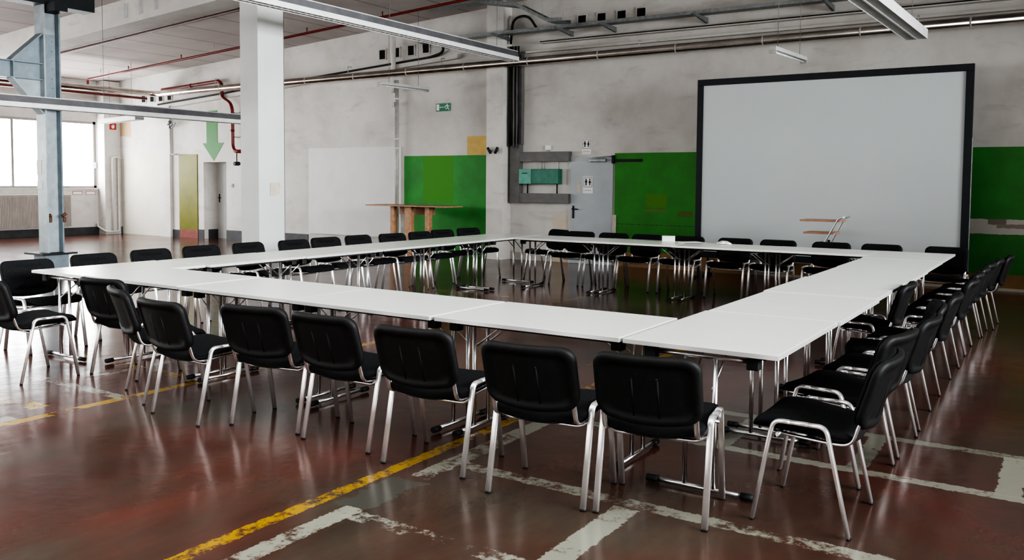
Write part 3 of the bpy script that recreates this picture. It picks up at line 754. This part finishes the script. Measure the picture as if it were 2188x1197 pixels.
# ------------------------------------------------------------------ cable trays, cables, trunking, boxes
ct = empty('cable_tray', 'galvanised cable tray along the top of the back wall', 'cable tray', (0, 10.18, 4.41))
t_ = MB(); t_.box(-4.0, 12.9, -.10, .10, 0, .006); t_.box(-4.0, 12.9, -.106, -.10, 0, .06); t_.box(-4.0, 12.9, .10, .106, 0, .06); t_.build('tray', M['galv'], ct)
for x in (-3.5, -1.95, -.55, .35, 2.1, 4.2, 6.3, 8.4, 10.5):
    a = MB(); a.prism([(.315, -.10), (.315, -.005), (-.42, -.005), (-.42, -.04)], 'x', x-.02, x+.02); a.build('bracket_arm', M['galv'], ct)
st = empty('stepped_cable_tray', 'stepped galvanised cable tray dropping to the wall tray', 'cable tray', (0, 9.8, 0))
prof = [(-4.6, 5.0), (-2.15, 4.98), (-1.30, 4.82), (-.62, 4.47), (-.30, 4.45)]
q = MB()
q.prism(prof+[(x, z-.006) for x, z in prof[::-1]], 'y', -.16, .16)
for y in (-.166, .16): q.prism([(x, z+.06) for x, z in prof]+[(x, z-.006) for x, z in prof[::-1]], 'y', y, y+.006)
q.build('tray', M['galv'], st)
for x, z in ((-1.30, 4.82), (-.45, 4.46), (-.9, 4.62)): T([(x, .16, z), (x, .16, ceil_z(x))], .005, 6).build('hanger_rod', M['pipe_grey'], st)
T(arc([(-1.85, .53, 4.25), (-1.80, .53, 4.75), (-1.45, .53, 4.78), (-1.25, .53, 4.50)], 6, .25), .025, 8).build('cable_loop', M['rubber'], st)
# wall ledge with dark cable line
lg = MB(); lg.prism([(-13.4, 3.42), (-3.2, 4.08), (-3.2, 4.17), (-13.4, 3.52)], 'y', 10.385, YB-.001)
struct(lg.build('trim_10', M['wall_plain']), 'white sloping ledge across the upper left of the back wall')
tag(T(arc([(-13.3, 10.44, 3.557), (-9.9, 10.44, 3.775), (-3.95, 10.44, 4.154), (-3.55, 10.42, 4.24), (-3.62, 10.36, 4.54), (-3.9, 10.2, 4.52)], 4, .15), .028, 8).build('black_cable', M['rubber']), 'thick black cable lying on the sloping wall ledge', 'cable')
lg = MB(); lg.box(-1.55, 12.9, 10.40, YB-.001, 4.06, 4.10); lg.box(-1.2, 12.9, 10.36, YB-.001, 4.22, 4.235)
struct(lg.build('trim_11', M['wall_plain']), 'long white moulded ledge high on the back wall above the screen')
tag(B(-1.2, 12.9, 10.362, 10.385, 4.236, 4.258).build('black_cable', M['rubber']), 'straight black cable on the ledge above the screen', 'cable')
cb_ = empty('cable_bundle', 'black and grey cables hanging down beside the white pilaster', 'cable', (-1.78, 10.38, 0))
for k, (dx, r, m_, zb) in enumerate(((-.07, .022, 'rubber', 2.25), (-.03, .018, 'rubber', 2.28), (.015, .02, 'trunk_grey', 2.24), (.05, .016, 'rubber', 2.3), (.085, .02, 'trunk_grey', 2.22), (.115, .014, 'rubber', 2.3))):
    T([(dx, -.05-.008*math.sin(k), 4.2), (dx*.9+.012*math.sin(k*2), -.05, 3.3), (dx*1.1, -.055, 2.8), (dx, -.05, zb)], r, 8).build('cable', M[m_], cb_)
B(-.13, .15, .02, .115, 2.285, 4.05).build('backing_channel', M['trunk_grey'], cb_)
tk = empty('cable_trunking', 'grey square cable trunking around the green boxes', 'trunking', (-1.2, YB, 0))
B(-.67, -.45, -.14, -.002, 1.14, 2.28, .003).build('vertical_duct', M['trunk_grey'], tk)
B(-.45, .66, -.13, -.002, 1.945, 2.135, .003).build('upper_duct', M['trunk_grey'], tk)
B(-.45, .66, -.13, -.002, 1.145, 1.325, .003).build('lower_duct', M['trunk_grey'], tk)
sb = empty('switch_box', 'small pale teal switch box left of the larger box', 'box', (-1.504, YB-.001, 1.51))
B(-.14, .14, -.16, 0, 0, .29, .006).build('box_body', M['green_box'], sb); B(-.06, .06, -.164, -.16, .20, .215).build('label_slot', M['print_black'], sb)
sb = empty('switch_box', 'larger dark teal switch box right of the small one', 'box', (-1.055, YB-.001, 1.51))
B(-.305, .305, -.15, 0, 0, .29, .006).build('box_body', M['green_box_dark'], sb); B(-.30, .30, -.156, -.15, .01, .28, .003).build('lid', M['green_box_dark'], sb)
for i, (x, z0, z1) in enumerate(((-1.50, 1.326, 1.509), (-.83, 1.326, 1.509))):
    tag(T([(x, YB-.06, z0), (x, YB-.06, z1)], .014, 8).build('supply_cable', M['rubber']), ('short black cable below the small pale switch box', 'short black cable below the larger dark switch box')[i], 'cable')
for i, x in enumerate((-1.18, -1.12, -.80)):
    tag(T([(x, YB-.05, 1.801), (x, YB-.05, 1.944)], .010, 8).build('supply_cable', M['pipe_grey']), ('grey cable above the larger box, left of the pair', 'grey cable above the larger box, right of the pair', 'single grey cable above the right end of the larger box')[i], 'cable')
so = empty('wall_socket', 'small grey wall outlet above the trunking', 'socket', (-1.06, YB-.001, 2.17))
B(-.06, .06, -.04, 0, 0, .09, .006).build('socket_body', M['paper'], so); T([(0, -.02, -.035), (0, -.02, 0)], .012, 8).build('cable', M['pipe_grey'], so)
so = empty('wall_socket', 'small grey switch on the wall right of the arrow doorway', 'socket', (-10.38, YB-.001, 1.35))
B(-.05, .05, -.03, 0, 0, .10, .006).build('socket_body', M['pipe_grey'], so); B(-.025, .025, -.04, -.03, .03, .07).build('rocker', M['print_grey'], so)
for i, x in enumerate((-2.21, -2.05)):
    s = (-1, 1)[i]
    sl = empty('spot_lamp', ('small black spot lamp on the pilaster, the left one', 'small black spot lamp on the pilaster, the right one')[i], 'lamp', (x, 10.199, 2.16), 0, 'spot lamps on the pilaster')
    T([(0, 0, 0), (0, -.06, .0)], .012, 8).build('arm', M['black_steel'], sl)
    T([(s*-.03, -.06, -.05), (s*.04, -.07, .06)], .028, 10).build('lamp_head', M['black_steel'], sl)
# ------------------------------------------------------------------ holes in wall and beam
hl = [(-14.0, 3.76), (-13.62, 3.76), (-13.24, 3.76), (-12.86, 3.77), (-5.32, 4.32), (-4.92, 4.335), (-4.51, 4.35), (-4.10, 4.37), (-.35, 4.585), (.06, 4.585), (.47, 4.59), (.86, 4.60)]
pos4 = ['leftmost', 'second from left', 'third from left', 'rightmost']; where = ['under the silver pipe bend', 'right of the white column', 'above the cable tray']
for k, (x, z) in enumerate(hl):
    e = empty('vent_hole', 'square dark vent hole %s, %s of four' % (where[k//4], pos4[k % 4]), 'vent', (x, YB, z), 0, 'vent holes high in the back wall')
    f = MB(); w, h = .085, .10
    f.box(-w-.02, -w, -.025, 0, -h-.02, h+.02); f.box(w, w+.02, -.025, 0, -h-.02, h+.02); f.box(-w, w, -.025, 0, h, h+.02); f.box(-w, w, -.025, 0, -h-.02, -h)
    f.build('rim', M['hole_rim'], e); B(-w, w, -.008, 0, -h, h).build('opening', M['hole_shadow'], e)
for k, x in enumerate((-6.92, -6.47, -6.02)):
    e = empty('vent_hole', 'dark slot in the concrete roof beam, %s of three' % ('leftmost', 'middle', 'rightmost')[k], 'vent', (x, 5.40, 4.58+.03*k), 0, 'slots in the roof beam')
    B(-.045, .045, -.008, 0, -.13, .12).build('opening', M['print_grey'], e); B(-.06, -.045, -.012, 0, -.14, .13).build('rim', M['hole_rim'], e)  # flat grey panel; shadow inside the slot painted as colour

# ------------------------------------------------------------------ signs
def figure(mb, x, z, h, female, y):
    """tiny restroom pictogram as a flat silhouette"""
    r = h*.11; mb.prism([(x+r*math.cos(2*PI*k/12), z+h-r+r*math.sin(2*PI*k/12)) for k in range(12)], 'y', y-.002, y)
    w = h*.17
    if female: pts = [(x-w*.6, z+h*.74), (x+w*.6, z+h*.74), (x+w*1.25, z+h*.34), (x+w*.45, z+h*.34), (x+w*.45, z), (x-w*.45, z), (x-w*.45, z+h*.34), (x-w*1.25, z+h*.34)]
    else: pts = [(x-w, z+h*.76), (x+w, z+h*.76), (x+w, z+h*.40), (x+w*.55, z+h*.40), (x+w*.55, z), (x-w*.55, z), (x-w*.55, z+h*.40), (x-w, z+h*.40)]
    mb.prism(pts, 'y', y-.002, y)
def wc(label, x, y, z0, w, h):
    e = empty('restroom_sign', label, 'sign', (x, y, z0))
    B(-w, w, -.004, 0, 0, h).build('sheet', M['paper'], e)
    p = MB(); s = w*.52; fh = h*.40; zb = h*.47
    figure(p, -s*.72, zb, fh, False, -.004); figure(p, s*.72, zb, fh, True, -.004)
    ol = w*.84
    for a in ((-ol, ol, zb-.03, zb-.024), (-ol, ol, zb+fh+.02, zb+fh+.026), (-ol, -ol+.006, zb-.03, zb+fh+.026), (ol-.006, ol, zb-.03, zb+fh+.026)): p.box(a[0], a[1], -.006, -.004, a[2], a[3])
    p.build('pictogram', M['print_black'], e)
    B(-w*.7, w*.7, -.006, -.004, h*.16, h*.20).build('caption_line', M['print_grey'], e)
wc('white restroom sheet with two figures on the wall above the grey door', -.225, YB-.001, 2.08, .098, .29)
wc('white restroom sheet with two figures on the grey door itself', -.16, YB-.052, 1.34, .105, .32)
tag(B(-.035, .035, -.003, 0, 0, .2).build('paper_notice', M['cream_buff'], loc=(-.36, YB-.051, 1.36)), 'narrow yellowed notice on the grey door', 'paper')
ex = empty('exit_sign', 'green emergency exit sign with running figure and arrow', 'sign', (-3.635, YB-.001, 3.02))
B(-.185, .185, -.012, 0, 0, .165, .003).build('panel', M['sign_green'], ex)
w_ = MB(); w_.box(-.172, -.105, -.0145, -.012, .02, .145)
w_.box(-.085, .035, -.0145, -.012, .078, .088)
w_.prism([(-.095, .083), (-.065, .063), (-.065, .103)], 'y', -.0145, -.012)
w_.prism([(.105+.014*math.cos(2*PI*k/10), .138+.014*math.sin(2*PI*k/10)) for k in range(10)], 'y', -.0145, -.012)
w_.prism([(.085, .122), (.12, .118), (.135, .075), (.11, .07)], 'y', -.0145, -.012)
w_.prism([(.055, .115), (.09, .122), (.09, .11), (.065, .095), (.06, .07), (.048, .07)], 'y', -.0145, -.012)
w_.prism([(.12, .118), (.155, .095), (.175, .105), (.17, .115), (.155, .108), (.125, .126)], 'y', -.0145, -.012)
w_.prism([(.11, .078), (.125, .072), (.10, .045), (.06, .04), (.06, .052), (.09, .055)], 'y', -.0145, -.012)
w_.prism([(.122, .08), (.137, .078), (.145, .045), (.17, .022), (.158, .015), (.13, .04)], 'y', -.0145, -.012)
w_.build('pictogram', M['paper'], ex)
ar = MB(); ar.prism([(-11.36, 3.32), (-10.92, 3.32), (-10.92, 2.49), (-10.68, 2.49), (-11.08, 2.03), (-11.52, 2.49), (-11.36, 2.49)], 'y', YB-.006, YB)
tag(ar.build('floor_arrow_sign', M['arrow_green']), 'bright green downward arrow painted above the recessed doorway', 'arrow')
fs = empty('fire_sign', 'small red fire-equipment sign on the corner pilaster', 'sign', (XL+.351, 10.28, 2.93), PI/2)
B(-.10, .10, -.008, 0, 0, .19, .002).build('panel', M['sign_red'], fs)
w_ = MB(); w_.prism([(-.03, .03), (.03, .03), (.05, .10), (.02, .16), (.0, .11), (-.02, .14), (-.05, .09)], 'y', -.010, -.008); w_.build('pictogram', M['paper'], fs)
for i, y in enumerate((9.42, 9.80)):
    e = empty('wall_label', ('red-bordered label under the window, the left one', 'red-bordered label under the window, the right one')[i], 'label', (XL+.001, y, 1.10), PI/2, 'red-bordered labels under the window')
    B(-.14, .14, -.004, 0, 0, .10).build('sheet', M['paper'], e)
    f = MB(); f.box(-.14, .14, -.006, -.004, 0, .012); f.box(-.14, .14, -.006, -.004, .088, .10); f.box(-.14, -.128, -.006, -.004, .012, .088); f.box(.128, .14, -.006, -.004, .012, .088); f.build('border', M['sign_red'], e)

# ------------------------------------------------------------------ light
def area(name, loc, rot, sx, sy, e, col=(1, 1, 1)):
    l = bpy.data.lights.new(name, 'AREA'); l.shape = 'RECTANGLE'; l.size = sx; l.size_y = sy; l.energy = e; l.color = col
    o = bpy.data.objects.new(name, l); C.objects.link(o); o.location = loc; o.rotation_euler = rot; return o
area('window_daylight_front', (-1.0, YF+.15, 1.55), (PI/2, 0, PI), 13, 2.0, 520, (.95, .98, 1))
area('window_daylight_right', (XR-.1, .5, 2.9), (0, PI/2, 0), 2.0, 15, 900, (.95, .98, 1)).data.spread = math.radians(75)
area('skylight_daylight', (2.0, -3.2, 5.0), (0, 0, 0), 12, 6, 520, (.95, .98, 1))
w = bpy.data.worlds.new('world'); bpy.context.scene.world = w; w.use_nodes = True
w.node_tree.nodes['Background'].inputs[0].default_value = (.8, .88, 1, 1); w.node_tree.nodes['Background'].inputs[1].default_value = .3
sc = bpy.context.scene
sc.view_settings.view_transform = 'AgX'
sc.view_settings.look = 'AgX - Very High Contrast'
sc.view_settings.exposure = 0.0
sc.cycles.use_denoising = True
sc.cycles.max_bounces = 7
sc.cycles.diffuse_bounces = 4
sc.cycles.sample_clamp_indirect = 8
